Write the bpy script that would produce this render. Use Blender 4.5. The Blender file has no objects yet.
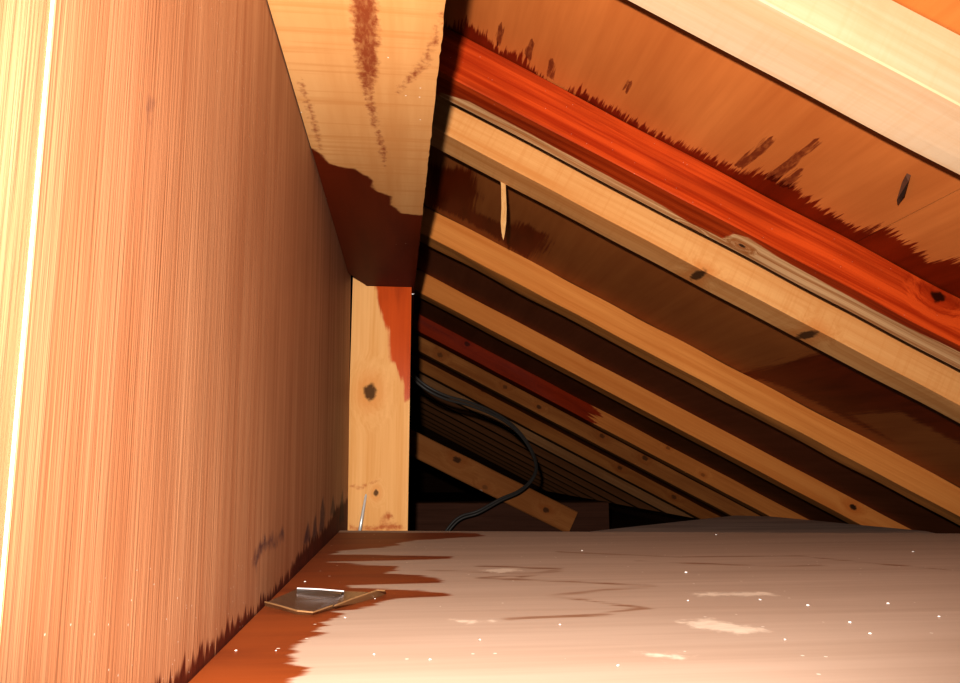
import bpy, bmesh, math, random
import numpy as np
from mathutils import Vector, Matrix, noise as mnoise

random.seed(7)
C = bpy.context.scene.collection

# ------------------------------------------------------------------ camera
F_PX, CX, CY = 733.0, 480.0, 341.5
TH = math.atan((465 - CY) / F_PX)
PS = math.atan(75 * math.cos(TH) / F_PX)
FWD = Vector((math.sin(PS) * math.cos(TH), math.cos(PS) * math.cos(TH), math.sin(TH)))
RGT = Vector((math.cos(PS), -math.sin(PS), 0))
UPV = RGT.cross(FWD)
cam_d = bpy.data.cameras.new('camera')
cam_d.sensor_width = 36.0
cam_d.lens = F_PX * 36.0 / 960.0
cam_d.clip_start = 0.005
cam = bpy.data.objects.new('camera', cam_d)
C.objects.link(cam)
cam.matrix_world = Matrix((RGT, UPV, -FWD)).transposed().to_4x4()
bpy.context.scene.camera = cam


def ray(px, py):
    return FWD + RGT * ((px - CX) / F_PX) - UPV * ((py - CY) / F_PX)


def hit(px, py, p, n):
    """point where the sight line of a photograph pixel meets a plane"""
    r = ray(px, py)
    return r * (Vector(p).dot(n) / r.dot(n))


# ------------------------------------------------------------------ layout (metres, lens at the origin)
S, H, K = 0.518, 0.42, -0.014        # roof slope, rafter underside above lens at x=0, skew of rafters
WALL_X = -0.078
FLOOR_Z = -0.078
BEAM_Z = 0.245
U = Vector((1, K, -S)).normalized()          # along a rafter, downhill
V = Vector((0, 1, 0)); V = (V - U * V.dot(U)).normalized()
N = U.cross(V).normalized()                  # up through the roof
RD = 0.055 * 0.888                           # rafter depth


# ------------------------------------------------------------------ node helper
class NT:
    def __init__(self, name):
        self.m = bpy.data.materials.new(name)
        self.m.use_nodes = True
        self.t = self.m.node_tree
        self.n = self.t.nodes
        self.b = self.n['Principled BSDF']

    def new(self, typ, **kw):
        x = self.n.new(typ)
        for k, v in kw.items():
            setattr(x, k, v)
        return x

    def link(self, a, b):
        self.t.links.new(a, b)

    def _in(self, sock, v):
        if isinstance(v, bpy.types.NodeSocket):
            self.link(v, sock)
        else:
            sock.default_value = v

    def math(self, op, a, b=0.0, c=0.0, clamp=False):
        x = self.new('ShaderNodeMath', operation=op, use_clamp=clamp)
        self._in(x.inputs[0], a); self._in(x.inputs[1], b); self._in(x.inputs[2], c)
        return x.outputs[0]

    def vmath(self, op, a, b=(0, 0, 0)):
        x = self.new('ShaderNodeVectorMath', operation=op)
        self._in(x.inputs[0], a); self._in(x.inputs[1], b)
        return x.outputs['Value'] if op in ('LENGTH', 'DISTANCE', 'DOT_PRODUCT') else x.outputs[0]

    def mix(self, fac, a, b, mode='MIX'):
        x = self.new('ShaderNodeMix', data_type='RGBA', blend_type=mode)
        self._in(x.inputs[0], fac); self._in(x.inputs[6], a); self._in(x.inputs[7], b)
        return x.outputs[2]

    def fmix(self, fac, a, b):
        x = self.new('ShaderNodeMix', data_type='FLOAT')
        self._in(x.inputs[0], fac); self._in(x.inputs[2], a); self._in(x.inputs[3], b)
        return x.outputs[0]

    def smooth(self, v, lo, hi, a=0.0, b=1.0):
        x = self.new('ShaderNodeMapRange', interpolation_type='SMOOTHSTEP')
        self._in(x.inputs[0], v)
        for i, q in enumerate((lo, hi, a, b)):
            self._in(x.inputs[i + 1], q)
        return x.outputs[0]

    def coords(self, offset=(0, 0, 0)):
        tc = self.new('ShaderNodeTexCoord')
        return self.vmath('ADD', tc.outputs['Object'], offset)

    def noise(self, vec, scale, detail=4.0, rough=0.55, dist=0.0):
        v = self.vmath('MULTIPLY', vec, scale) if not isinstance(scale, (int, float)) else vec
        x = self.new('ShaderNodeTexNoise')
        self.link(v, x.inputs['Vector'])
        x.inputs['Scale'].default_value = scale if isinstance(scale, (int, float)) else 1.0
        x.inputs['Detail'].default_value = detail
        x.inputs['Roughness'].default_value = rough
        x.inputs['Distortion'].default_value = dist
        return x.outputs['Fac']

    def attr(self, name):
        x = self.new('ShaderNodeAttribute', attribute_name=name)
        return x.outputs['Fac']

    def specks(self, vec, scale, radius, keep):
        x = self.new('ShaderNodeTexVoronoi')
        self.link(vec, x.inputs['Vector'])
        x.inputs['Scale'].default_value = scale
        near = self.math('LESS_THAN', x.outputs['Distance'], radius)
        sep = self.new('ShaderNodeSeparateColor')
        self.link(x.outputs['Color'], sep.inputs[0])
        k = self.math('LESS_THAN', sep.outputs[0], keep)
        return self.math('MULTIPLY', near, k)


def lin(r, g, b):
    f = lambda c: ((c / 255 + 0.055) / 1.055) ** 2.4 if c / 255 > 0.04045 else c / 255 / 12.92
    return (f(r), f(g), f(b), 1.0)


def wood(name, grain='x', light=(0.62, 0.36, 0.17, 1), dark=(0.42, 0.19, 0.07, 1), contrast=1.0,
         ring=55.0, fine=260.0, rough=0.7, spec=0.08, knots=(), saw=0.0, seed=None,
         stain=False, wet=(0.5, 0.14, 0.05, 1), streak=(2.0, 90.0), amp=0.03, soft=0.004, wet_rough=0.28,
         blotch=0.25, mark=False, mark_col=(0.2, 0.06, 0.03, 1), mark_amp=0.006, mark_soft=0.004,
         tide=False, tide_col=(0.35, 0.16, 0.08, 1), specks=None, bump=0.12, wet_patch=0.0, allwet=False,
         mark_scale=160.0, wet_gloss=0.5):
    """wood seen close: growth rings, fibres, knots, water stains read from the mesh's distance attributes"""
    t = NT(name)
    if seed is None:
        seed = random.uniform(0, 40)
    base = t.coords((0, 0, 0))
    P = t.vmath('ADD', base, (seed, seed * 0.37, seed * 0.71))
    ax = 'xyz'.index(grain)

    def sc(along, across):
        v = [across] * 3
        v[ax] = along
        return tuple(v)
    # knots push the growth rings aside
    knot_mask = None
    halo = None
    Pw = P
    for (c, r, dk, *stretch) in knots:
        v = t.vmath('SUBTRACT', base, tuple(c))
        sv = [1.0] * 3
        sv[ax] = 0.72
        if stretch:
            sv = list(stretch[0])
        v = t.vmath('MULTIPLY', v, tuple(sv))
        wob = t.noise(base, 130.0, 2.0)
        L = t.math('ADD', t.vmath('LENGTH', v), t.math('MULTIPLY', t.math('SUBTRACT', wob, 0.5), r * 0.9))
        m = t.math('MULTIPLY', t.smooth(L, r * 1.05, r * 0.55), dk)
        h = t.smooth(L, r * 3.2, r * 0.9)
        knot_mask = m if knot_mask is None else t.math('MAXIMUM', knot_mask, m)
        halo = h if halo is None else t.math('MAXIMUM', halo, h)
        push = t.smooth(L, r * 4.5, r * 0.5)
        pv = [0.0] * 3
        pv[ax] = 0.05
        comb = t.new('ShaderNodeCombineXYZ')
        for i in range(3):
            if i != ax:
                t._in(comb.inputs[i], t.math('MULTIPLY', push, 0.018))
        Pw = t.vmath('ADD', Pw, comb.outputs[0])
    g1 = t.noise(Pw, sc(1.6, ring), 3.0, 0.5, 0.25)
    g2 = t.noise(Pw, sc(7.0, fine), 3.0, 0.6)
    bl = t.noise(P, sc(5.0, 14.0), 3.0, 0.5)
    g = t.math('ADD', t.math('MULTIPLY', g1, 0.62), t.math('MULTIPLY', g2, 0.38))
    g = t.smooth(g, 0.5 - 0.2 / contrast, 0.5 + 0.17 / contrast)
    col = t.mix(g, dark, light)
    col = t.mix(t.smooth(bl, 0.35, 0.72, 0.0, blotch), col, (dark[0] * 0.8, dark[1] * 0.75, dark[2] * 0.7, 1))
    if saw:
        s = t.noise(P, tuple(170.0 if i == ax else 6.0 for i in range(3)), 2.0, 0.6)
        col = t.mix(t.smooth(s, 0.5, 0.68, 0.0, saw), col, (dark[0], dark[1], dark[2], 1))
    if halo is not None:
        col = t.mix(t.math('MULTIPLY', halo, 0.45), col, (dark[0] * 0.95, dark[1] * 0.75, dark[2] * 0.55, 1))
        col = t.mix(knot_mask, col, (0.035, 0.014, 0.007, 1))
    rgh = t.fmix(g, rough + 0.08, rough - 0.05)
    if tide:
        td = t.attr('tide')
        tn = t.math('MULTIPLY', t.math('SUBTRACT', t.noise(P, sc(14.0, 160.0), 4.0), 0.5), 0.02)
        tm = t.smooth(t.math('ADD', td, tn), 0.006, 0.0)
        col = t.mix(t.math('MULTIPLY', tm, t.smooth(t.noise(P, sc(12.0, 60.0), 2.0), 0.35, 0.6, 0.15, 0.8)), col, tide_col)
    if mark:
        md = t.attr('mark')
        mn = t.math('MULTIPLY', t.math('SUBTRACT', t.noise(P, mark_scale, 4.0), 0.5), mark_amp * 2)
        mm = t.smooth(t.math('ADD', md, mn), -mark_soft, mark_soft)
        mv = t.noise(P, sc(90.0, 260.0), 3.0, 0.7)
        col = t.mix(t.math('MULTIPLY', mm, t.smooth(mv, 0.3, 0.6, 0.6, 0.95)), col, mark_col)
    if stain or allwet:
        if allwet:
            wm = 1.0
        else:
            sd = t.attr('stain')
            n1 = t.noise(P, sc(streak[0], streak[1]), 4.0, 0.6)
            n2 = t.noise(P, 90.0, 3.0)
            pert = t.math('ADD', t.math('MULTIPLY', t.math('SUBTRACT', n1, 0.5), amp * 2),
                          t.math('MULTIPLY', t.math('SUBTRACT', n2, 0.5), amp * 0.3))
            wm = t.smooth(t.math('ADD', sd, pert), -soft, soft)
        wv = t.noise(P, sc(6.0, 40.0), 4.0)
        wc = t.mix(1.0, col, wet, 'MULTIPLY')
        wc = t.mix(t.smooth(wv, 0.4, 0.75, 0.0, 0.55), wc, t.mix(1.0, wc, (0.45, 0.3, 0.25, 1), 'MULTIPLY'))
        col = t.mix(wm, col, wc)
        rgh = t.fmix(wm, rgh, wet_rough)
    if specks:
        spm = t.specks(P, specks[0], specks[1], specks[2])
        col = t.mix(t.math('MULTIPLY', spm, specks[3] if len(specks) > 3 else 0.8), col, (0.85, 0.8, 0.72, 1))
    t.link(col, t.b.inputs['Base Color'])
    t._in(t.b.inputs['Roughness'], rgh)
    t.b.inputs['Specular IOR Level'].default_value = spec
    bp = t.new('ShaderNodeBump')
    bp.inputs['Strength'].default_value = bump
    bp.inputs['Distance'].default_value = 0.0008
    t.link(g2, bp.inputs['Height'])
    t.link(bp.outputs[0], t.b.inputs['Normal'])
    return t.m


def plain(name, col, rough=0.68, metal=0.0, trans=0.0, ns=0.0, scale=120.0, alpha=1.0, ior=1.45):
    t = NT(name)
    P = t.coords()
    n = t.noise(P, scale, 4.0)
    c = t.mix(t.math('MULTIPLY', n, ns), col, (col[0] * 0.4, col[1] * 0.4, col[2] * 0.4, 1))
    t.link(c, t.b.inputs['Base Color'])
    t.b.inputs['Roughness'].default_value = rough
    t.b.inputs['Metallic'].default_value = metal
    t.b.inputs['Transmission Weight'].default_value = trans
    t.b.inputs['Alpha'].default_value = alpha
    t.b.inputs['IOR'].default_value = ior
    return t.m


# ------------------------------------------------------------------ mesh helpers
def link_mesh(name, verts, faces, mat, parent=None, origin=(0, 0, 0), mats=None, fmat=None, smooth=False):
    me = bpy.data.meshes.new(name)
    o = Vector(origin)
    me.from_pydata([tuple(Vector(v) - o) for v in verts], [], faces)
    for m in (mats or [mat]):
        me.materials.append(m)
    if fmat:
        for p, i in zip(me.polygons, fmat):
            p.material_index = i
    if smooth:
        for p in me.polygons:
            p.use_smooth = True
    bm = bmesh.new(); bm.from_mesh(me)
    bmesh.ops.recalc_face_normals(bm, faces=bm.faces)
    bm.to_mesh(me); bm.free()
    ob = bpy.data.objects.new(name, me)
    ob.location = o
    C.objects.link(ob)
    if parent:
        ob.parent = parent
        ob.location = o - parent.location if parent.rotation_euler.to_quaternion().angle < 1e-6 else o
    return ob


def tag(o, label, cat, group=None, kind=None):
    o['label'] = label
    o['category'] = cat
    if group:
        o['group'] = group
    if kind:
        o['kind'] = kind
    return o


def struct(o, label=None, cat=None):
    o['kind'] = 'structure'
    if label:
        o['label'] = label
    if cat:
        o['category'] = cat
    return o


def set_attr(ob, name, vals):
    a = ob.data.attributes.new(name, 'FLOAT', 'POINT')
    a.data.foreach_set('value', np.asarray(vals, dtype=np.float32))


def sdf_poly(pts, poly):
    """signed distance (positive inside) from points to polygon, both 2-D"""
    p = np.asarray(pts, float); q = np.asarray(poly, float)
    d2 = np.full(len(p), 1e18); inside = np.zeros(len(p), bool)
    for i in range(len(q)):
        a = q[i]; b = q[(i + 1) % len(q)]
        e = b - a; w = p - a
        h = np.clip((w @ e) / max(e @ e, 1e-12), 0, 1)
        r = w - h[:, None] * e
        d2 = np.minimum(d2, (r * r).sum(1))
        cond = ((a[1] > p[:, 1]) != (b[1] > p[:, 1]))
        with np.errstate(divide='ignore', invalid='ignore'):
            xi = (b[0] - a[0]) * (p[:, 1] - a[1]) / (b[1] - a[1] if b[1] != a[1] else 1e-12) + a[0]
        inside ^= cond & (p[:, 0] < xi)
    return np.where(inside, 1, -1) * np.sqrt(d2)


def dist_line(pts, line):
    p = np.asarray(pts, float); q = np.asarray(line, float)
    d2 = np.full(len(p), 1e18)
    for a, b in zip(q[:-1], q[1:]):
        e = b - a; w = p - a
        h = np.clip((w @ e) / max(e @ e, 1e-12), 0, 1)
        r = w - h[:, None] * e
        d2 = np.minimum(d2, (r * r).sum(1))
    return np.sqrt(d2)


def slab(us, vs, place, thick, nrm):
    """gridded sheet: place(u, v) -> point, backed by a flat sheet `thick` along nrm. returns verts, faces, uv list"""
    nu, nv = len(us), len(vs)
    verts = []; uv = []
    for v in vs:
        for u in us:
            verts.append(place(u, v)); uv.append((u, v))
    faces = []
    for j in range(nv - 1):
        for i in range(nu - 1):
            a = j * nu + i
            faces.append((a, a + 1, a + nu + 1, a + nu))
    base = len(verts)
    ring = [i for i in range(nu)] + [j * nu + nu - 1 for j in range(1, nv)] + \
           [(nv - 1) * nu + i for i in range(nu - 2, -1, -1)] + [j * nu for j in range(nv - 2, 0, -1)]
    for r in ring:
        verts.append(Vector(verts[r]) + Vector(nrm) * thick); uv.append(uv[r])
    m = len(ring)
    for i in range(m):
        faces.append((ring[i], ring[(i + 1) % m], base + (i + 1) % m, base + i))
    faces.append(tuple(base + i for i in range(m)))
    return verts, faces, np.array(uv)


def timber(name, mat, length, w, h, frame, nl=60, nc=4, wob=0.0006, ch=0.002, parent=None, seed=0.0, fn=None, mats=None):
    """sawn stick along local x with slightly uneven arrises; frame = 4x4 matrix; local y 0..w, z 0..h.
    fn(name)->values sets attributes from the local coordinates"""
    x0, x1 = length
    sec = []
    def edge(a, b, n):
        for i in range(n):
            f = i / n
            sec.append((a[0] + (b[0] - a[0]) * f, a[1] + (b[1] - a[1]) * f))
    c = ch
    cor = [(c, 0), (w - c, 0), (w, c), (w, h - c), (w - c, h), (c, h), (0, h - c), (0, c)]
    for i in range(8):
        edge(cor[i], cor[(i + 1) % 8], nc if i % 2 == 0 else 1)
    ns = len(sec)
    verts = []; faces = []
    for i in range(nl + 1):
        x = x0 + (x1 - x0) * i / nl
        for (y, z) in sec:
            q = Vector((x * 9 + seed, y * 25, z * 25))
            dy = mnoise.noise(q) * wob * 2; dz = mnoise.noise(q + Vector((31, 7, 3))) * wob * 2
            verts.append((x, y + dy, z + dz))
    for i in range(nl):
        for j in range(ns):
            a = i * ns + j; b = i * ns + (j + 1) % ns
            faces.append((a, b, b + ns, a + ns))
    faces.append(tuple(range(ns)))
    faces.append(tuple(nl * ns + j for j in range(ns)))
    me = bpy.data.meshes.new(name)
    me.from_pydata(verts, [], faces)
    for m in (mats or [mat]):
        me.materials.append(m)
    bm = bmesh.new(); bm.from_mesh(me)
    bmesh.ops.recalc_face_normals(bm, faces=bm.faces)
    bm.to_mesh(me); bm.free()
    ob = bpy.data.objects.new(name, me)
    C.objects.link(ob)
    ob.matrix_world = frame
    if fn:
        arr = np.array(verts)
        for k, f in fn.items():
            set_attr(ob, k, f(arr))
    return ob


def tube(path, radii, n=10, closed_ends=True):
    verts = []; faces = []
    path = [Vector(p) for p in path]
    prev = None
    for i, p in enumerate(path):
        a = path[max(i - 1, 0)]; b = path[min(i + 1, len(path) - 1)]
        t = (b - a).normalized()
        if prev is None:
            ref = Vector((0, 0, 1)) if abs(t.z) < 0.9 else Vector((0, 1, 0))
            u = t.cross(ref).normalized()
        else:
            u = (prev - t * prev.dot(t)).normalized()
        prev = u
        v = t.cross(u)
        r = radii[i] if hasattr(radii, '__len__') else radii
        for k in range(n):
            an = 2 * math.pi * k / n
            verts.append(p + u * math.cos(an) * r + v * math.sin(an) * r)
    for i in range(len(path) - 1):
        for k in range(n):
            a = i * n + k; b = i * n + (k + 1) % n
            faces.append((a, b, b + n, a + n))
    if closed_ends:
        faces.append(tuple(range(n)))
        faces.append(tuple((len(path) - 1) * n + k for k in range(n)))
    return verts, faces


def spline(pts, n=12):
    pts = [Vector(p) for p in pts]
    out = []
    for i in range(len(pts) - 1):
        p0 = pts[max(i - 1, 0)]; p1 = pts[i]; p2 = pts[i + 1]; p3 = pts[min(i + 2, len(pts) - 1)]
        for k in range(n):
            t = k / n
            out.append(0.5 * ((2 * p1) + (p2 - p0) * t + (2 * p0 - 5 * p1 + 4 * p2 - p3) * t * t + (3 * p1 - p0 - 3 * p2 + p3) * t ** 3))
    out.append(pts[-1])
    return out


def frange(a, b, st):
    n = max(1, int(round((b - a) / st)))
    return [a + (b - a) * i / n for i in range(n + 1)]


# ------------------------------------------------------------------ floor
FLOOR_FAR = hit(400, 531, (0, 0, FLOOR_Z), Vector((0, 0, 1))).y
ZP = Vector((0, 0, 1))


def fpt(px, py, z=FLOOR_Z):
    return hit(px, py, (0, 0, z), ZP)


far_l = fpt(345, 530.5); far_r = fpt(960, 533.5)
slope_far = (far_r.y - far_l.y) / (far_r.x - far_l.x)
floor_m = wood('plywood_floor_material', 'x', light=(0.55, 0.425, 0.34, 1), dark=(0.46, 0.335, 0.255, 1), contrast=0.8, ring=30, fine=150,
               rough=0.6, spec=0.45, stain=True, wet=(0.52, 0.165, 0.034, 1), streak=(6.0, 75.0), amp=0.017, soft=0.0025,
               wet_rough=0.55, blotch=0.12, tide=True, tide_col=(0.26, 0.12, 0.055, 1), mark=True, mark_col=(0.8, 0.68, 0.56, 1),
               mark_amp=0.01, specks=(110.0, 0.09, 0.22, 0.8), bump=0.05)
us = frange(WALL_X + 0.001, 0.93, 0.004)
vs = frange(-0.25, 0.1, 0.02)[:-1] + frange(0.1, 1.0, 0.0026)
vmax = 1.0


def floor_place(u, v):
    far = far_l.y + (u - far_l.x) * slope_far
    y = -0.25 + (v + 0.25) / (vmax + 0.25) * (far + 0.25)
    return Vector((u, y, FLOOR_Z))


vv, ff, uv = slab(us, vs, floor_place, 0.012, (0, 0, -1))
floor = link_mesh('floor', vv, ff, floor_m, origin=(0.4, 0.3, FLOOR_Z))
struct(floor, 'pale dusty plywood floor with a brown water stain along the left', 'floor')
P2 = np.array([(v.x, v.y) for v in vv])
poly = [(200, 531.5), (478, 533), (485, 536), (405, 541), (395, 546), (338, 551), (332, 554), (452, 556.5), (455, 559), (332, 562.5),
        (400, 566), (390, 573), (440, 578), (436, 582), (352, 586), (350, 588), (452, 592), (448, 595), (402, 599), (340, 612), (330, 626),
        (294, 646), (299, 672), (270, 695), (40, 840), (-200, 840)]
set_attr(floor, 'stain', sdf_poly(P2, [tuple(fpt(*q).xy) for q in poly]))
tl = [[(430, 570), (527, 574), (560, 571), (480, 578), (527, 580), (600, 583), (650, 586), (600, 590), (552, 596), (590, 601), (645, 608), (600, 614), (510, 619)],
      [(560, 552), (680, 557), (800, 556), (860, 562), (960, 571)], [(480, 566), (560, 569), (520, 577)],
      [(640, 561), (760, 566), (820, 565)]]
d = np.full(len(P2), 9.0)
for L in tl:
    d = np.minimum(d, dist_line(P2, [tuple(fpt(*q).xy) for q in L]))
set_attr(floor, 'tide', d)
sc_polys = [[(680, 622), (710, 619), (765, 630), (745, 634), (700, 629)], [(480, 570), (515, 568), (520, 571), (495, 573)],
            [(690, 593), (770, 592), (775, 595), (700, 596)], [(640, 652), (685, 656), (670, 660)], [(455, 620), (490, 621), (470, 623)]]
m = np.full(len(P2), -9.0)
for L in sc_polys:
    m = np.maximum(m, sdf_poly(P2, [tuple(fpt(*q).xy) for q in L]))
set_attr(floor, 'mark', m)

# ------------------------------------------------------------------ left wall
LEAN = 0.0165                                # the wall leans out a little towards its top
XP = Vector((1, 0, LEAN)).normalized()


def wpt(px, py):
    return hit(px, py, (WALL_X, 0, FLOOR_Z), XP)


WALL_END = 0.5 * (wpt(348.5, 300).y + wpt(349.5, 520).y)
seam = [wpt(53, 0).y, wpt(1, 640).y]
SEAM = sum(seam) / 2
wall_m = wood('plywood_wall_material', 'z', light=(0.57, 0.30, 0.165, 1), dark=(0.42, 0.18, 0.085, 1), contrast=0.9, ring=110, fine=620,
              rough=0.5, spec=0.22, stain=True, wet=(0.28, 0.10, 0.06, 1), streak=(9.0, 200.0), amp=0.014, soft=0.002,
              wet_rough=0.65, blotch=0.35, mark=True, mark_col=(0.09, 0.035, 0.05, 1), mark_amp=0.006, specks=(240.0, 0.075, 0.2, 0.6), bump=0.4)
edge_glint_m = wood('edge_glint_material', 'z', light=(0.9, 0.75, 0.55, 1), dark=(0.75, 0.5, 0.3, 1), rough=0.4)


def make_wall(y0, y1, x, st):
    us = frange(y0, y1, st); vs = frange(-0.2, 0.40, st)
    vv, ff, uv = slab(us, vs, lambda u, v: Vector((x - LEAN * (v - FLOOR_Z), u, v)), 0.012, (-1, 0, 0))
    return vv, ff


wl_poly = [(60, 790), (150, 690), (172, 676), (200, 652), (225, 632), (250, 611), (270, 592), (286, 577), (300, 553), (312, 540), (326, 528),
           (336, 508), (346, 500), (356, 498), (350, 528), (345, 533), (200, 690), (80, 830)]
wl_marks = [[(254, 562), (260, 545), (265, 537), (267, 543), (272, 534), (274, 541), (284, 529), (284, 535), (275, 546), (268, 544), (262, 551)], [(319, 533), (321, 506), (323, 498), (325, 512), (324, 530)], [(339, 523), (341, 498), (343, 490), (344, 520)], [(312, 540), (314, 520), (316, 512), (317, 538)],
            [(303, 545), (308, 522), (311, 540)], [(330, 515), (333, 495), (336, 515)],
            [(147, 116), (150, 103), (152, 103), (149, 117)], [(253, 560), (256, 552), (258, 570)]]
for (y0, y1, x, st) in ((-0.25, SEAM - 0.0006, WALL_X - 0.0006, 0.006), (SEAM + 0.0006, WALL_END, WALL_X, 0.004)):
    vv, ff = make_wall(y0, y1, x, st)
    w = link_mesh('wall_left', vv, ff, wall_m, origin=(x, (y0 + y1) / 2, -0.2))
    struct(w, 'reddish plywood wall sheet, long one reaching the post' if y0 > 0 else 'near plywood wall sheet at the left frame edge', 'wall')
    Q = np.array([(v.y, v.z) for v in vv])
    f2 = lambda L: [(p.y, p.z) for p in (wpt(*q) for q in L)]
    set_attr(w, 'stain', sdf_poly(Q, f2(wl_poly)))
    mk = np.full(len(Q), -9.0)
    for L in wl_marks:
        mk = np.maximum(mk, sdf_poly(Q, f2(L)))
    set_attr(w, 'mark', mk)
# rounded lip of the sheet edge, its glint painted in as pale wood
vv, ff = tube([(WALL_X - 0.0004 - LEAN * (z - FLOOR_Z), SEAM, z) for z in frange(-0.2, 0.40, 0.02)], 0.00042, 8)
lip = link_mesh('glint_lip_1', vv, ff, edge_glint_m, origin=(WALL_X, SEAM, -0.2), smooth=True)
struct(lip, 'sheet edge with a painted pale glint running up the joint in the plywood wall', 'joint')

# ------------------------------------------------------------------ purlin (big beam over the wall)
BP = (0, 0, BEAM_Z)
BEAM_Z = hit(380, 286, (0, WALL_END + 0.012, 0), Vector((0, 1, 0))).z
BP = (0, 0, BEAM_Z)
bl0 = hit(262, 0, BP, ZP); br0 = hit(446, 0, BP, ZP); bl1 = hit(350, 283, BP, ZP); br1 = hit(414.5, 287, BP, ZP)
beam_m = wood('beam_wood_material', 'y', light=(0.66, 0.37, 0.16, 1), dark=(0.54, 0.25, 0.085, 1), contrast=0.7, ring=26, fine=90, rough=0.75,
              saw=0.55, stain=True, wet=(0.22, 0.05, 0.018, 1), streak=(30.0, 40.0), amp=0.008, soft=0.0022, wet_rough=0.5,
              mark=True, mark_col=(0.25, 0.055, 0.018, 1), mark_amp=0.006, mark_soft=0.003, specks=(90.0, 0.06, 0.15, 0.7), bump=0.15,
              mark_scale=220.0)
BTOP = 0.404


def beam_x(f, y):
    l = WALL_X + 0.0008 - LEAN * (BEAM_Z - FLOOR_Z)
    r = br0.x + (br1.x - br0.x) * (min(y, 1.1) - br0.y) / (br1.y - br0.y)
    r += 0.0007 * mnoise.noise(Vector((y * 160, 3, 1))) + 0.0006 * mnoise.noise(Vector((y * 37, 8, 1)))
    return l + (r - l) * f


ys = frange(-0.25, 3.6, 0.006)
ys = [y for i, y in enumerate(ys) if y < 1.3 or i % 12 == 0]
nf = 26
sec = [('b', i / nf) for i in range(nf + 1)]
vv = []; ff = []
for y in ys:
    for (_, f) in sec:
        # worn corner (wane) where the underside meets the wall near the post
        z = BEAM_Z
        q = (y - (bl1.y - 0.055)) / 0.05
        if q > 0:
            wl = 0.016 * min(q, 1.4)
            xx = f * (br1.x - WALL_X + LEAN * (BEAM_Z - FLOOR_Z))
            if xx < wl:
                z += (wl - xx) * 0.9
        vv.append(Vector((beam_x(f, y), y, z)))
    vv.append(Vector((beam_x(1, y), y, BTOP - 0.009)))
    vv.append(Vector((beam_x(0, y), y, BTOP + 0.03)))
ns = nf + 3
for i in range(len(ys) - 1):
    for j in range(ns):
        a = i * ns + j; b = i * ns + (j + 1) % ns
        ff.append((a, b, b + ns, a + ns))
ff.append(tuple(range(ns))); ff.append(tuple((len(ys) - 1) * ns + j for j in range(ns)))
beam = link_mesh('purlin_beam', vv, ff, beam_m, origin=(-0.03, 1.0, BEAM_Z))
tag(beam, 'thick sawn wooden beam overhead beside the plywood wall, dark wet end on the post', 'beam')
Q = np.array([(v.x, v.y) for v in vv])
b2 = lambda L: [tuple(hit(px, py, BP, ZP).xy) for px, py in L]
set_attr(beam, 'stain', np.maximum(sdf_poly(Q, b2([(300, 144), (312, 147), (330, 163), (355, 170), (372, 178), (376, 190), (389, 196), (392, 205),
                                                  (402, 213), (430, 216), (425, 300), (330, 305), (300, 240)])), np.where(Q[:, 1] > 0.97, 0.02, -9)))
set_attr(beam, 'mark', np.maximum.reduce([sdf_poly(Q, b2(L)) for L in (
    [(350, -10), (376, -10), (379, 40), (378, 70), (372, 95), (378, 125), (386, 150), (384, 168), (380, 150), (370, 115), (360, 80), (354, 40)],
    [(445, 14), (438, 40), (424, 70), (400, 92), (395, 97), (400, 86), (420, 64), (434, 34), (442, 12)],
    [(298, 75), (305, 90), (312, 110), (318, 130), (321, 150), (316, 140), (307, 110)])]) - 0.001)

# ------------------------------------------------------------------ post
YP = Vector((0, 1, 0))
POST_Y = WALL_END + 0.012
pl = lambda px, py: hit(px, py, (0, POST_Y, 0), YP)
px0 = (pl(349.5, 300).x + pl(348.5, 520).x) / 2; px1 = (pl(411.5, 290).x + pl(408, 520).x) / 2
post_m = wood('post_wood_material', 'z', light=(0.78, 0.455, 0.20, 1), dark=(0.66, 0.33, 0.11, 1), contrast=0.7, ring=55, fine=300, rough=0.68,
              knots=[((pl(370, 392).x - px0, 0, pl(370, 392).z + 0.25), 0.0105, 0.85), ((pl(376, 493).x - px0, 0, pl(376, 493).z + 0.25), 0.004, 0.8)],
              stain=True, wet=(0.70, 0.21, 0.06, 1), streak=(3.0, 70.0), amp=0.014, soft=0.003, blotch=0.1,
              mark=True, mark_col=(0.45, 0.13, 0.04, 1), mark_amp=0.008)
us = frange(0, px1 - px0, 0.0015); vs = frange(0, BEAM_Z + 0.25 - 0.0005, 0.003)
VT = BEAM_Z + 0.25 - 0.0005


def post_place(u, v):
    wane = max(0.0, 0.0224 - (px0 + u - WALL_X + LEAN * (BEAM_Z - FLOOR_Z))) * 0.85
    return Vector((px0 + u, POST_Y, v - 0.25 + wane * (v / VT)))


vv, ff, uv = slab(us, vs, post_place, 0.088, (0, 1, 0))
post = link_mesh('post', vv, ff, post_m, origin=(px0, POST_Y, -0.25))
tag(post, 'upright pale wooden post under the beam with one round knot and a red wet corner', 'post')
f2 = lambda L: [(pl(*q).x - px0, pl(*q).z + 0.25) for q in L]
set_attr(post, 'stain', sdf_poly(uv, f2([(373, 275), (377, 300), (383, 318), (388, 330), (390, 362), (398, 368), (405, 385), (406, 400), (425, 390), (425, 270)])))
set_attr(post, 'mark', np.maximum.reduce([sdf_poly(uv, f2(L)) for L in (
    [(350, 528), (376, 526), (384, 522), (400, 524), (406, 530), (350, 532)], [(381, 520), (384, 513), (390, 512), (394, 517), (388, 521)],
    [(350, 490), (360, 487), (366, 484), (378, 480), (379, 481), (367, 486), (358, 490)])]) - 0.0015)

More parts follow.
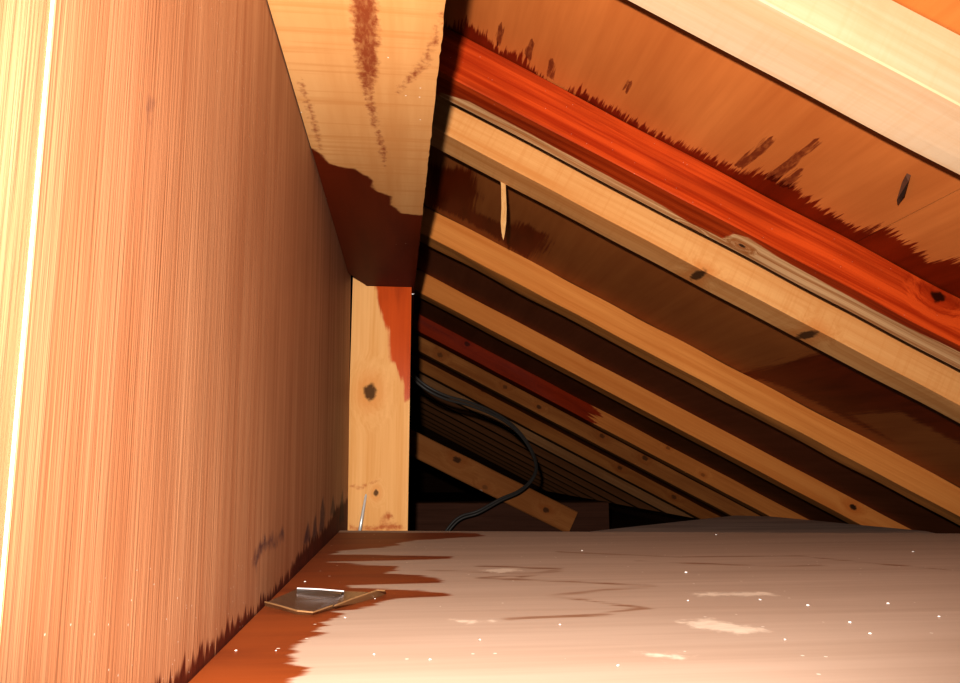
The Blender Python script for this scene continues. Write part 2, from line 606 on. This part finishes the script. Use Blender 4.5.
# skew nail in the post
steel = plain('steel_material', (0.78, 0.77, 0.75, 1), 0.35, 0.4, ns=0.25)
rust = plain('dark_steel_material', (0.12, 0.07, 0.05, 1), 0.5, 0.6)
a = pl(367.3, 486); a.y += 0.006
b = hit(358.8, 536, (0, POST_Y - 0.02, 0), YP)
vv, ff = tube([a, a.lerp(b, 0.05), a.lerp(b, 0.12), a.lerp(b, 0.6), b], [0.0006, 0.0013, 0.0016, 0.0021, 0.0021], 12)
nail = bpy.data.objects.new('nail', None); C.objects.link(nail); nail.location = b; nail.empty_display_size = 0.01
tag(nail, 'shiny steel nail driven at a slant into the foot of the pale post', 'nail')
link_mesh('shank', vv, ff, steel, nail, origin=b, smooth=True)
dn = (b - a).normalized()
vv, ff = tube([b - dn * 0.0002, b + dn * 0.0002, b + dn * 0.0012, b + dn * 0.0016], [0.0017, 0.0036, 0.0036, 0.003], 12)
link_mesh('head', vv, ff, steel, nail, origin=b)
# pale wire in the gap between wall and post, touching both
p0 = hit(345.6, 270, (0, WALL_END + 0.006, 0), YP); p1 = hit(347.6, 288, (0, WALL_END + 0.006, 0), YP); p2 = hit(348.6, 304, (0, WALL_END + 0.006, 0), YP)
white = plain('white_wire_material', (0.85, 0.83, 0.8, 1), 0.35, 0.0, ns=0.1)
vv, ff = tube(spline([p0 + Vector((0, 0, 0.02)), p0, p1, p2, Vector((p2.x - 0.001, p2.y + 0.001, -0.05)), Vector((p2.x - 0.001, p2.y + 0.001, -0.249))], 6), 0.0016, 8)
wire = link_mesh('wire', vv, ff, white, origin=p2, smooth=True)
tag(wire, 'thin white wire in the gap between plywood wall and post top', 'wire')
# nail tip peeping out on the other side of the post top
q = hit(413.2, 294, (0, POST_Y + 0.02, 0), YP)
vv, ff = tube([q + Vector((-0.008, 0, -0.001)), q, q + Vector((0.0022, -0.001, 0.0006))], [0.0012, 0.0012, 0.0002], 8)
tip = link_mesh('nail', vv, ff, steel, origin=q, smooth=True)
tag(tip, 'tiny nail tip poking from the right side of the post top', 'nail')

# ------------------------------------------------------------------ rafters
def rframe(y):
    M = Matrix((U, V, N)).transposed().to_4x4()
    M.translation = Vector((0, y, H))
    return M


def local(y, p):
    return rframe(y).inverted() @ p


def side_pt(y, px, py):
    """photograph pixel on a rafter's near side, in the rafter's own coordinates"""
    return local(y, hit(px, py, (0, y, H), V))


def under_pt(y, px, py):
    return local(y, hit(px, py, (0, y, H), N))


def rafter(y, w, mat, label, x0=-0.075, x1=1.55, nc=4, nl=70, fn=None, wob=0.0006, drop=0.0, group=None):
    M = rframe(y)
    o = timber('rafter', mat, (x0, x1), w, RD + drop - 0.0004, M, nl, nc, wob, 0.0011, seed=y * 13, fn=fn)
    tag(o, label, 'rafter', group)
    return o


def knots(y, side=(), under=()):
    out = []
    for (px, py, r, dk, *st) in side:
        p = side_pt(y, px, py); out.append(((p.x, p.y, p.z), r, dk, *st))
    for (px, py, r, dk, *st) in under:
        p = under_pt(y, px, py); out.append(((p.x, p.y, p.z), r, dk, *st))
    return out


Y = dict(A=0.421, B=0.708, C=0.840, D=1.262, E=1.709, F=2.209, G=2.572, H=3.080)
# A
y = Y['A']
mA = wood('rafter_wood_a', 'x', light=(0.68, 0.49, 0.33, 1), dark=(0.62, 0.38, 0.21, 1), contrast=0.8, ring=40, fine=200, saw=0.2, rough=0.7, blotch=0.1)
rafter(y, 0.060, mA, 'pale broad rafter nearest the camera at the upper right corner')
# B
y = Y['B']
strip = [(440, 92), (470, 101), (540, 140), (600, 172), (660, 205), (690, 223), (722, 238), (735, 234), (748, 238), (775, 255), (820, 280), (870, 308), (960, 352),
         (1200, 480), (1200, 508), (990, 396), (960, 380), (880, 335), (800, 295), (740, 262), (715, 252), (690, 242), (660, 230), (600, 200), (540, 168), (440, 118)]


def b_stain(arr):
    q = [under_pt(Y['B'], *s) for s in strip]
    sd = sdf_poly(arr[:, :2], [(v.x, v.y) for v in q])
    return np.where(arr[:, 2] < 0.004, -sd, 0.03)


mB = wood('rafter_wood_b', 'x', light=(0.88, 0.55, 0.29, 1), dark=(0.52, 0.20, 0.06, 1), contrast=1.5, ring=90, fine=380, rough=0.68, spec=0.2,
          stain=True, wet=(0.66, 0.16, 0.045, 1), streak=(8, 60), amp=0.005, soft=0.0015, wet_rough=0.42, bump=0.5,
          knots=knots(y, side=[(938, 297, 0.007, 0.95)], under=[(742, 246, 0.0035, 0.9), (690, 229, 0.004, 0.9)]), specks=(220.0, 0.08, 0.2, 0.35))
rafter(y, 0.050, mB, 'wet red rafter with a pale dry strip along its lower edge', nc=14, nl=260, fn={'stain': b_stain}, wob=0.0009)
# C
y = Y['C']
mC = wood('rafter_wood_c', 'x', light=(0.80, 0.43, 0.175, 1), dark=(0.66, 0.28, 0.085, 1), contrast=0.9, ring=45, fine=240, rough=0.68, saw=0.3, blotch=0.12,
          knots=knots(y, under=[(698, 275, 0.0075, 0.85, (1.0, 0.3, 1.2)), (807, 335, 0.0085, 0.85, (1.0, 0.3, 1.2))]))
rafter(y, 0.052, mC, 'golden rafter with two dark edge knots, just under the wet red one')
# D
y = Y['D']
mD = wood('rafter_wood_d', 'x', light=(0.80, 0.35, 0.10, 1), dark=(0.66, 0.235, 0.052, 1), contrast=0.8, ring=70, fine=320, rough=0.68, blotch=0.1)
rafter(y, 0.052, mD, 'clean honey coloured rafter below the hanging wood sliver', wob=0.0012)
# E
y = Y['E']
mE = wood('rafter_wood_e', 'x', light=(0.82, 0.335, 0.09, 1), dark=(0.68, 0.225, 0.046, 1), contrast=0.7, ring=50, fine=260, rough=0.68, blotch=0.15,
          knots=knots(y, side=[(853, 507, 0.008, 0.95), (590, 359, 0.004, 0.7)]))
rafter(y, 0.052, mE, 'orange rafter with a small round knot close to the floor edge')
# F
y = Y['F']
fx = side_pt(y, 600, 412).x
mF = wood('rafter_wood_f', 'x', light=(0.78, 0.31, 0.08, 1), dark=(0.60, 0.20, 0.042, 1), contrast=0.9, ring=50, fine=260, rough=0.68,
          stain=True, wet=(0.48, 0.12, 0.03, 1), streak=(3.0, 110.0), amp=0.08, soft=0.008, wet_rough=0.42,
          knots=knots(y, side=[(668, 448, 0.006, 0.4), (703, 475, 0.006, 0.35), (467, 344, 0.008, 0.7)]))
rafter(y, 0.047, mF, 'dark rafter wet and red at its upper end, pale towards the eave', nl=160, fn={'stain': lambda a: fx - a[:, 0]})
# G
y = Y['G']
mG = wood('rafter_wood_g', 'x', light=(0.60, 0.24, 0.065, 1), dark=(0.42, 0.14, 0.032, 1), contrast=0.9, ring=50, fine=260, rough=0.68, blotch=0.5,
          knots=knots(y, side=[(440, 355, 0.01, 0.5), (505, 387, 0.008, 0.5), (539, 407, 0.008, 0.7), (602, 436, 0.009, 0.6), (645, 458, 0.01, 0.7)]))
rafter(y, 0.047, mG, 'knotty brown rafter directly below the wet topped dark one')
# H
y = Y['H']
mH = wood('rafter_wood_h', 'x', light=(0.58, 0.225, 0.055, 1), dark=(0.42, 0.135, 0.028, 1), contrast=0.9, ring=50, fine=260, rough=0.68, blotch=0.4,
          knots=knots(y, side=[(620, 468, 0.010, 0.6), (483, 390, 0.010, 0.6), (674, 497, 0.01, 0.6)]))
rafter(y, 0.047, mH, 'brown rafter just above the black cable where it leaves the post')
far_labels = {0: 'dim rafter behind the upper bend of the black cable'}
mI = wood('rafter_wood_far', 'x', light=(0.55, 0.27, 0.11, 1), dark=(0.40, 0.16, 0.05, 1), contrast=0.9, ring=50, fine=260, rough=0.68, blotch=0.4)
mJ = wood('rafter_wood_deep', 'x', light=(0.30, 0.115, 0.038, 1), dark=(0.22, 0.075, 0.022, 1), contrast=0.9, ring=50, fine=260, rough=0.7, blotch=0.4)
yy = 3.50
for i in range(8):
    if i == 0:
        rafter(yy, 0.047, mI, 'dim pale rafter behind the upper bend of the black cable', nl=30)
    else:
        rafter(yy, 0.047, mJ, 'dark distant rafter deep in the roof behind the black cable', nl=20, group='distant rafters deep in the roof')
    yy += 0.43

# ------------------------------------------------------------------ roof boarding
def roof_m(name, light, dark, wet, **kw):
    a = dict(contrast=0.6, ring=26, fine=110, rough=0.68, stain=True, streak=(9.0, 280.0), amp=0.03, soft=0.004,
             wet_rough=0.4, blotch=0.35, bump=0.08, mark=True, mark_col=(0.2, 0.038, 0.01, 1), mark_amp=0.007, mark_soft=0.001,
             mark_scale=(330.0, 22.0, 330.0))
    a.update(kw)
    return wood(name, 'y', light=light, dark=dark, wet=wet, **a)


RP = Vector((0, 0, H)) + N * RD


def rpt(px, py):
    p = hit(px, py, RP, N)
    q = p - RP
    return (q.dot(U), q.dot(V))


def sheet(u0, u1, v0, v1, mat, label, st, stain_polys=(), mark_polys=()):
    us = frange(u0, u1, st); vs = frange(v0, v1, st)
    vv, ff, uv = slab(us, vs, lambda u, v: RP + U * u + V * v, 0.012, N)
    o = link_mesh('ceiling', vv, ff, mat)
    M = Matrix((U, V, N)).transposed().to_4x4(); M.translation = RP
    for v in o.data.vertices:
        pass
    o.data.transform(M.inverted() @ Matrix.Translation(o.location))
    o.matrix_world = M
    struct(o, label, 'roof boarding')
    for nm, polys in (('stain', stain_polys), ('mark', mark_polys)):
        s = np.full(len(uv), -9.0)
        for L in polys:
            s = np.maximum(s, sdf_poly(uv, [rpt(*q) for q in L]) + (0.0015 if nm == 'mark' else 0.0))
        set_attr(o, nm, s)
    return o


st_near = [[(440, 30), (470, 22), (490, 40), (500, 50), (520, 55), (540, 75), (550, 92), (580, 90), (620, 112), (650, 130), (700, 152), (740, 172), (760, 172), (790, 185),
            (815, 203), (838, 218), (860, 230), (880, 228), (905, 240), (930, 262), (960, 262), (1000, 270), (1060, 310), (1300, 420), (1300, 480), (1000, 330), (900, 275), (800, 222), (700, 172), (600, 120), (500, 66), (440, 40)]]
mk_near = [[(735, 165), (752, 152), (770, 138), (775, 138), (758, 155), (742, 168)], [(765, 178), (790, 160), (815, 140), (819, 140), (800, 158), (775, 182)],
           [(782, 186), (800, 168), (804, 169), (790, 188)], [(625, 90), (630, 82), (632, 84), (628, 94)], [(526, 55), (531, 40), (533, 42), (529, 60)],
           [(548, 75), (551, 62), (554, 60), (552, 80)], [(500, 22), (502, 30), (498, 45), (496, 40)]]
st_mid = [[(430, 165), (470, 170), (478, 195), (470, 200), (475, 212), (505, 225), (520, 222), (548, 235), (545, 250), (525, 258), (500, 240), (470, 222), (430, 205)],
          [(738, 374), (820, 354), (900, 338), (960, 320), (1010, 300), (1010, 470), (900, 412), (850, 414), (890, 440), (850, 420), (780, 385)]]
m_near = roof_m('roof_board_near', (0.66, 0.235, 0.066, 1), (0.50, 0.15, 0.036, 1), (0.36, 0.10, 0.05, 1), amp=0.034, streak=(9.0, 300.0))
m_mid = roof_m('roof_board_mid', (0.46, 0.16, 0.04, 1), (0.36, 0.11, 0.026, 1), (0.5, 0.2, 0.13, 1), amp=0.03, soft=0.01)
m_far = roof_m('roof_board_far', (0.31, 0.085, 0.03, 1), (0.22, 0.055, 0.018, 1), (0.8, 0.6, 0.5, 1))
us1 = rpt(880, 230)[0]; us2 = rpt(740, 372)[0]
G_ = 0.0004
sheet(-0.075, us1 - G_, 0.1, 0.86, m_near, 'orange roof board, upper near one above the wet red rafter', 0.005, st_near, mk_near)
sheet(us1 + G_, 1.55, 0.1, 0.86, m_near, 'orange roof board, lower near one at the right frame edge', 0.006, st_near, mk_near)
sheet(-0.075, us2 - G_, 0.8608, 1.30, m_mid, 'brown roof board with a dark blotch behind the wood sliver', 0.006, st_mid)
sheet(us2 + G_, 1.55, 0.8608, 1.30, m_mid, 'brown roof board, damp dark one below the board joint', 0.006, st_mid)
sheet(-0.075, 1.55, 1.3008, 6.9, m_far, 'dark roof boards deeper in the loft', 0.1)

# ------------------------------------------------------------------ splinter hanging from rafter C
p = rframe(Y['C']) @ Vector((under_pt(Y['C'], 503, 184).x, 0.051, 0.001))
top = hit(503, 181, p, YP); bot = hit(504, 240, p + Vector((0, 0.012, 0)), YP)
sl_m = wood('sliver_wood', 'z', light=(0.75, 0.47, 0.22, 1), dark=(0.6, 0.32, 0.12, 1), ring=200, fine=600)
vv = []; ff = []
prof = [(0, .0032), (.1, .0030), (.45, .0034), (.7, .0036), (.86, .0024), (.95, .0012), (1, .0002)]
for (f, r) in prof:
    c = top.lerp(bot, f) + Vector((0.0009 * math.sin(f * 5), 0, 0))
    for (dx, dy) in ((-1, 0), (0, -.45), (1, -.1), (.4, .5)):
        vv.append(c + Vector((dx * r, dy * r, 0)))
for i in range(len(prof) - 1):
    for k in range(4):
        a = i * 4 + k; b = i * 4 + (k + 1) % 4
        ff.append((a, b, b + 4, a + 4))
ff += [(0, 1, 2, 3), tuple(len(vv) - 4 + k for k in range(4))]
sl = link_mesh('wood_sliver', vv, ff, sl_m, origin=top)
tag(sl, 'thin pale wood sliver hanging down from the golden rafter', 'splinter')

# torn veneer chip on the near roof board
cu = [rpt(*q) for q in ((907, 173), (911, 175), (908, 186), (902, 199), (900, 199), (901, 190), (903, 180))]
chip_m = plain('bark_chip_material', (0.16, 0.07, 0.04, 1), 0.6, ns=0.6)
vv = [RP + U * u + V * v - N * 0.0002 for u, v in cu] + [RP + U * u + V * v - N * (0.003 + 0.004 * (i % 3)) for i, (u, v) in enumerate(cu)]
n = len(cu)
ff = [tuple(range(n)), tuple(range(n, 2 * n))] + [(i, (i + 1) % n, n + (i + 1) % n, n + i) for i in range(n)]
chip = link_mesh('veneer_chip', vv, ff, chip_m, origin=RP + U * cu[0][0] + V * cu[0][1])
tag(chip, 'small dark veneer chip hanging off the near orange roof board', 'chip')

# ------------------------------------------------------------------ the far, dark end of the loft
LOW = -0.25
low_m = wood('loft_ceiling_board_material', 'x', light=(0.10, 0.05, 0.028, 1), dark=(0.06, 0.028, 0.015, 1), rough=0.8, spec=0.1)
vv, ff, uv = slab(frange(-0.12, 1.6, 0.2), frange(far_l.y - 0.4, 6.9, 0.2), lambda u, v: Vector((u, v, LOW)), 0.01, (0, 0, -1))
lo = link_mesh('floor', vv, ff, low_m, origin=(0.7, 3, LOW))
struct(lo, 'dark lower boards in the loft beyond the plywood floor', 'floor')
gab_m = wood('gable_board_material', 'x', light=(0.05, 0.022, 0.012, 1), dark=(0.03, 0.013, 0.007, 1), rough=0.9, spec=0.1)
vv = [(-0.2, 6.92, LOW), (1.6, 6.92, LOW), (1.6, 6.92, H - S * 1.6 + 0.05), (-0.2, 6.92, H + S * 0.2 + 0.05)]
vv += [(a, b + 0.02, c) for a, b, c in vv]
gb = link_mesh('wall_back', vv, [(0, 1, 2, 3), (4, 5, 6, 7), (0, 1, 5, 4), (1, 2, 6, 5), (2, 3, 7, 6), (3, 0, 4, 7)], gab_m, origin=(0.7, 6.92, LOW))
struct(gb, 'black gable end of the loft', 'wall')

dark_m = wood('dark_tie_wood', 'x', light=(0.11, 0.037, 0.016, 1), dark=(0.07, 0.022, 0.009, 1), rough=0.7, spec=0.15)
TY = 2.26
tt = hit(500, 502.5, (0, TY, 0), YP).z; tx1 = hit(609, 515, (0, TY, 0), YP).x
M = Matrix.Translation((0, TY, LOW))
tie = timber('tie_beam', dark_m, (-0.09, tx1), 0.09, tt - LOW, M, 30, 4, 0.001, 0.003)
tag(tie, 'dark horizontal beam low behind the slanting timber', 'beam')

# slanting timber with a sawn end
SY = TY - 0.043
sp = lambda px, py: hit(px, py, (0, SY, 0), YP)
ua, ub, la = sp(423, 435), sp(578, 512), sp(423, 462)
ud = (ub - ua).normalized(); vd = Vector((0, 1, 0)); nd = ud.cross(vd).normalized()
if nd.z < 0:
    nd = -nd
hh = (ua - la).dot(nd)
M = Matrix((ud, vd, nd)).transposed().to_4x4(); M.translation = ua - nd * hh
Mi = M.inverted()
brm = wood('brace_wood', 'x', light=(0.48, 0.20, 0.06, 1), dark=(0.36, 0.125, 0.03, 1), contrast=0.9, ring=50, fine=260, rough=0.68, blotch=0.45,
           knots=[(tuple(Mi @ sp(457, 460)), 0.011, 0.8), (tuple(Mi @ sp(546, 510)), 0.009, 0.75), (tuple(Mi @ sp(485, 487)), 0.008, 0.4)],
           specks=(30.0, 0.16, 0.12, 0.25))
br = timber('brace', brm, (-0.16, (ub - ua).length), 0.042, hh, M, 40, 4, 0.0008, 0.003)
tag(br, 'slanting brown timber with a sawn lower end crossed by the black cable', 'brace')

# eave plate under the rafter feet
PXE = 1.135
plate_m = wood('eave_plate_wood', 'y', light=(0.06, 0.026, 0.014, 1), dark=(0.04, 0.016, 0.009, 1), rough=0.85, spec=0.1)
PZ = H - S * (PXE + 0.1) - 0.004
Mp = Matrix(((0, -1, 0, PXE + 0.1), (1, 0, 0, 0), (0, 0, 1, LOW), (0, 0, 0, 1)))
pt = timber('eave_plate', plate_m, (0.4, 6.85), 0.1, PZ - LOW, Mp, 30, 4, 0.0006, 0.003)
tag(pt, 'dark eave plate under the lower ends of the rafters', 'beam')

# dusty board lying beyond the floor edge
BZ = -0.120
outl = [(590, 531.5), (625, 527.5), (680, 521.5), (735, 515.5), (770, 516.5), (820, 521), (870, 526), (925, 531), (958, 538), (900, 560), (620, 560)]
dust_m = wood('dusty_board_material', 'x', light=(0.85, 0.68, 0.57, 1), dark=(0.66, 0.5, 0.42, 1), ring=20, fine=70, rough=0.85, spec=0.1, blotch=0.5)
tp = [fpt(a, b, BZ) for a, b in outl]
n = len(tp)
vv = tp + [p - Vector((0, 0, 0.012)) for p in tp]
db = link_mesh('dusty_board', vv, [tuple(range(n)), tuple(range(n, 2 * n))] + [(i, (i + 1) % n, n + (i + 1) % n, n + i) for i in range(n)], dust_m, origin=tp[0])
tag(db, 'grey dusty board lying just past the floor edge at the right', 'board')
# batten it rests on
bc = sum(tp, Vector()) / n
Mb = Matrix.Translation((0, bc.y - 0.03, LOW))
bt = timber('batten', dark_m, (bc.x - 0.15, bc.x + 0.15), 0.05, BZ - 0.012 - LOW, Mb, 10, 2, 0.0006, 0.003)
bt.parent = db
bt.matrix_parent_inverse = Matrix.Translation(-db.location)

# ------------------------------------------------------------------ black twin cable
cp = [(404, 352, 1.75), (408, 370, 1.75), (424, 386, 1.74), (445, 397, 1.75), (470, 404, 1.78), (492, 413, 1.82), (510, 424, 1.86), (525, 440, 1.90), (534, 457, 1.94), (536, 470, 1.98),
      (530, 482, 2.02), (518, 492, 2.06), (500, 500, 2.09), (478, 512, 2.11), (462, 517, 2.11), (452, 525, 2.11), (444, 538, 2.11), (440, 560, 2.12)]
path = spline([hit(a, b, (0, c, 0), YP) for a, b, c in cp], 8)
cab_m = plain('black_cable_material', (0.085, 0.07, 0.06, 1), 0.45, ns=0.3)
cable = bpy.data.objects.new('electric_cable', None); C.objects.link(cable); cable.location = path[0]; cable.empty_display_size = 0.02
tag(cable, 'black twin cable looping down from the post across the slanting timber', 'cable')
for sgn in (-1, 1):
    pp = []
    for i, p in enumerate(path):
        f = i / (len(path) - 1)
        t = (path[min(i + 1, len(path) - 1)] - path[max(i - 1, 0)]).normalized()
        s = t.cross(Vector((0, 1, 0))).normalized()
        pp.append(p + s * sgn * (0.0026 + 0.0012 * math.sin(f * 9)) + Vector((0, 0.002 * sgn * math.cos(f * 14), 0)))
    vv, ff = tube(pp, 0.0034, 10)
    link_mesh('strand', vv, ff, cab_m, cable, origin=path[0], smooth=True)

# ------------------------------------------------------------------ scrap of clear plastic on the floor
def fz(px, py, h):
    return hit(px, py, (0, 0, FLOOR_Z + h), ZP)


scr = bpy.data.objects.new('plastic_scrap', None); C.objects.link(scr); scr.location = fpt(312, 606); scr.empty_display_size = 0.02
tag(scr, 'crumpled scrap of clear brownish plastic with folded tan edges on the wet floor', 'plastic scrap')
film_m = plain('clear_film_material', (0.24, 0.145, 0.09, 1), 0.22, 0.0, trans=0.5, ns=0.3, ior=1.4)
fold_m = plain('folded_film_material', (0.30, 0.165, 0.075, 1), 0.4, ns=0.5, scale=200.0)
vv = [fz(268, 601.5, .0022), fz(297, 589, .003), fz(320, 589.8, .003), fz(345, 591, .002), fz(368, 592, .002), fz(336, 605, .0025), fz(313, 611.5, .0015), fz(296, 609, .0015),
      fz(312, 600, .0012), fz(335, 597, .0012)]
ff = [(0, 1, 8, 7), (1, 2, 9, 8), (2, 3, 9), (3, 4, 5, 9), (9, 5, 6, 8), (8, 6, 7)]
lowv = [v - Vector((0, 0, 0.0006)) for v in vv]
edge = [0, 1, 2, 3, 4, 5, 6, 7]
nvv = len(vv)
ff2 = ff + [tuple(nvv + i for i in f) for f in ff] + [(edge[i], edge[(i + 1) % 8], nvv + edge[(i + 1) % 8], nvv + edge[i]) for i in range(8)]
link_mesh('film', vv + lowv, ff2, film_m, scr, origin=scr.location)


def strip_part(name, up, lo_, mat, th=0.0008):
    vv = [Vector(p) for p in up + lo_[::-1]]
    n = len(vv)
    vv2 = vv + [p - Vector((0, 0, th)) for p in vv]
    ff = [(i, i + 1, n - 2 - i, n - 1 - i) for i in range(len(up) - 1)]
    ff += [tuple(n + k for k in f) for f in ff]
    ff += [(i, (i + 1) % n, n + (i + 1) % n, n + i) for i in range(n)]
    return link_mesh(name, vv2, ff, mat, scr, origin=scr.location)


strip_part('folded_edge', [fz(264.5, 601, .004), fz(280, 605, .004), fz(297, 610, .0035), fz(313, 611.5, .003), fz(333, 604.5, .0035)],
           [fz(265, 604.5, .001), fz(280, 608, .001), fz(297, 613, .001), fz(312, 613.5, .001), fz(334, 607, .001)], fold_m)
strip_part('folded_flap', [fz(334, 605, .004), fz(355, 597, .005), fz(377, 589.5, .006), fz(385, 590, .005)],
           [fz(335, 607, .001), fz(356, 602, .001), fz(379, 595.5, .001), fz(386, 592.5, .001)], fold_m)
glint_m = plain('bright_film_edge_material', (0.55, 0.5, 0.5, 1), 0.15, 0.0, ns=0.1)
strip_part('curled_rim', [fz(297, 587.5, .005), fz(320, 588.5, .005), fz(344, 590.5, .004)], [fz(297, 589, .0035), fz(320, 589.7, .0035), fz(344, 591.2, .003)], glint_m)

# small white crumbs
crumb_m = plain('white_crumb_material', (0.86, 0.82, 0.78, 1), 0.7, ns=0.15)
crumbs = [(686, 573, 2.6), (688, 601, 2.0), (305, 582, 1.7), (808, 606, 2.6), (888, 604, 2.4), (939, 617, 1.9), (582, 551, 1.6), (716, 535, 1.4), (275, 602, 1.5), (375, 599, 1.4),
          (345, 618, 1.6), (236, 651, 2.0), (276, 651, 1.6), (374, 655, 2.2), (618, 666, 2.4), (870, 634, 2.2), (785, 640, 1.8), (560, 625, 1.8), (480, 640, 1.8), (430, 660, 2.0),
          (850, 623, 2.4), (760, 600, 1.6), (913, 552, 1.5), (294, 592, 2.0)]
proto = None
for (a, b, s) in crumbs:
    p = fpt(a, b)
    r = s * 0.5 * p.length / F_PX
    if proto is None:
        bm = bmesh.new()
        bmesh.ops.create_icosphere(bm, subdivisions=2, radius=1.0)
        for v in bm.verts:
            v.co *= 1 + 0.35 * mnoise.noise(v.co * 1.7)
            v.co.z *= 0.55
        zmin = min(v.co.z for v in bm.verts)
        for v in bm.verts:
            v.co.z -= zmin
        me = bpy.data.meshes.new('plaster_crumb'); bm.to_mesh(me); bm.free()
        me.materials.append(crumb_m)
        o = proto = bpy.data.objects.new('plaster_crumb', me)
    else:
        o = proto.copy()
    C.objects.link(o)
    o.location = p
    o.scale = (r * random.uniform(0.9, 1.6), r, r)
    o.rotation_euler = (0, 0, random.uniform(0, 6))
    tag(o, 'tiny white crumb lying on the plywood floor', 'crumb', 'white crumbs on the floor')

# ------------------------------------------------------------------ flash light and the loft's darkness
fl = bpy.data.lights.new('camera_flash', 'SPOT')
fl.spot_size = math.radians(112)
fl.spot_blend = 0.55
fl.shadow_soft_size = 0.006
fl.energy = 47.0
fl.color = (1.0, 0.965, 0.92)
fl.use_nodes = True
_t = fl.node_tree
_em = _t.nodes['Emission']
_fo = _t.nodes.new('ShaderNodeLightFalloff')
_fo.inputs['Strength'].default_value = 1.0
_fo.inputs['Smooth'].default_value = 0.05
_mx = _t.nodes.new('ShaderNodeMix')          # far reach of the flash: between the two falloffs
_mx.inputs[0].default_value = 0.55
_t.links.new(_fo.outputs['Linear'], _mx.inputs[2])
_t.links.new(_fo.outputs['Quadratic'], _mx.inputs[3])
_t.links.new(_mx.outputs[0], _em.inputs['Strength'])
flo = bpy.data.objects.new('camera_flash', fl)
C.objects.link(flo)
flo.location = Vector((-0.024, 0.0, 0.050))
flo.rotation_euler = cam.matrix_world.to_euler()

wd = bpy.data.worlds.new('dark_loft')
bpy.context.scene.world = wd
wd.use_nodes = True
wd.node_tree.nodes['Background'].inputs[0].default_value = (0.01, 0.006, 0.004, 1)
wd.node_tree.nodes['Background'].inputs[1].default_value = 0.0
vs_ = bpy.context.scene.view_settings
vs_.view_transform = 'Standard'
vs_.look = 'None'
vs_.exposure = 0.0
vs_.gamma = 0.8

bpy.context.scene.cycles.diffuse_bounces = 1
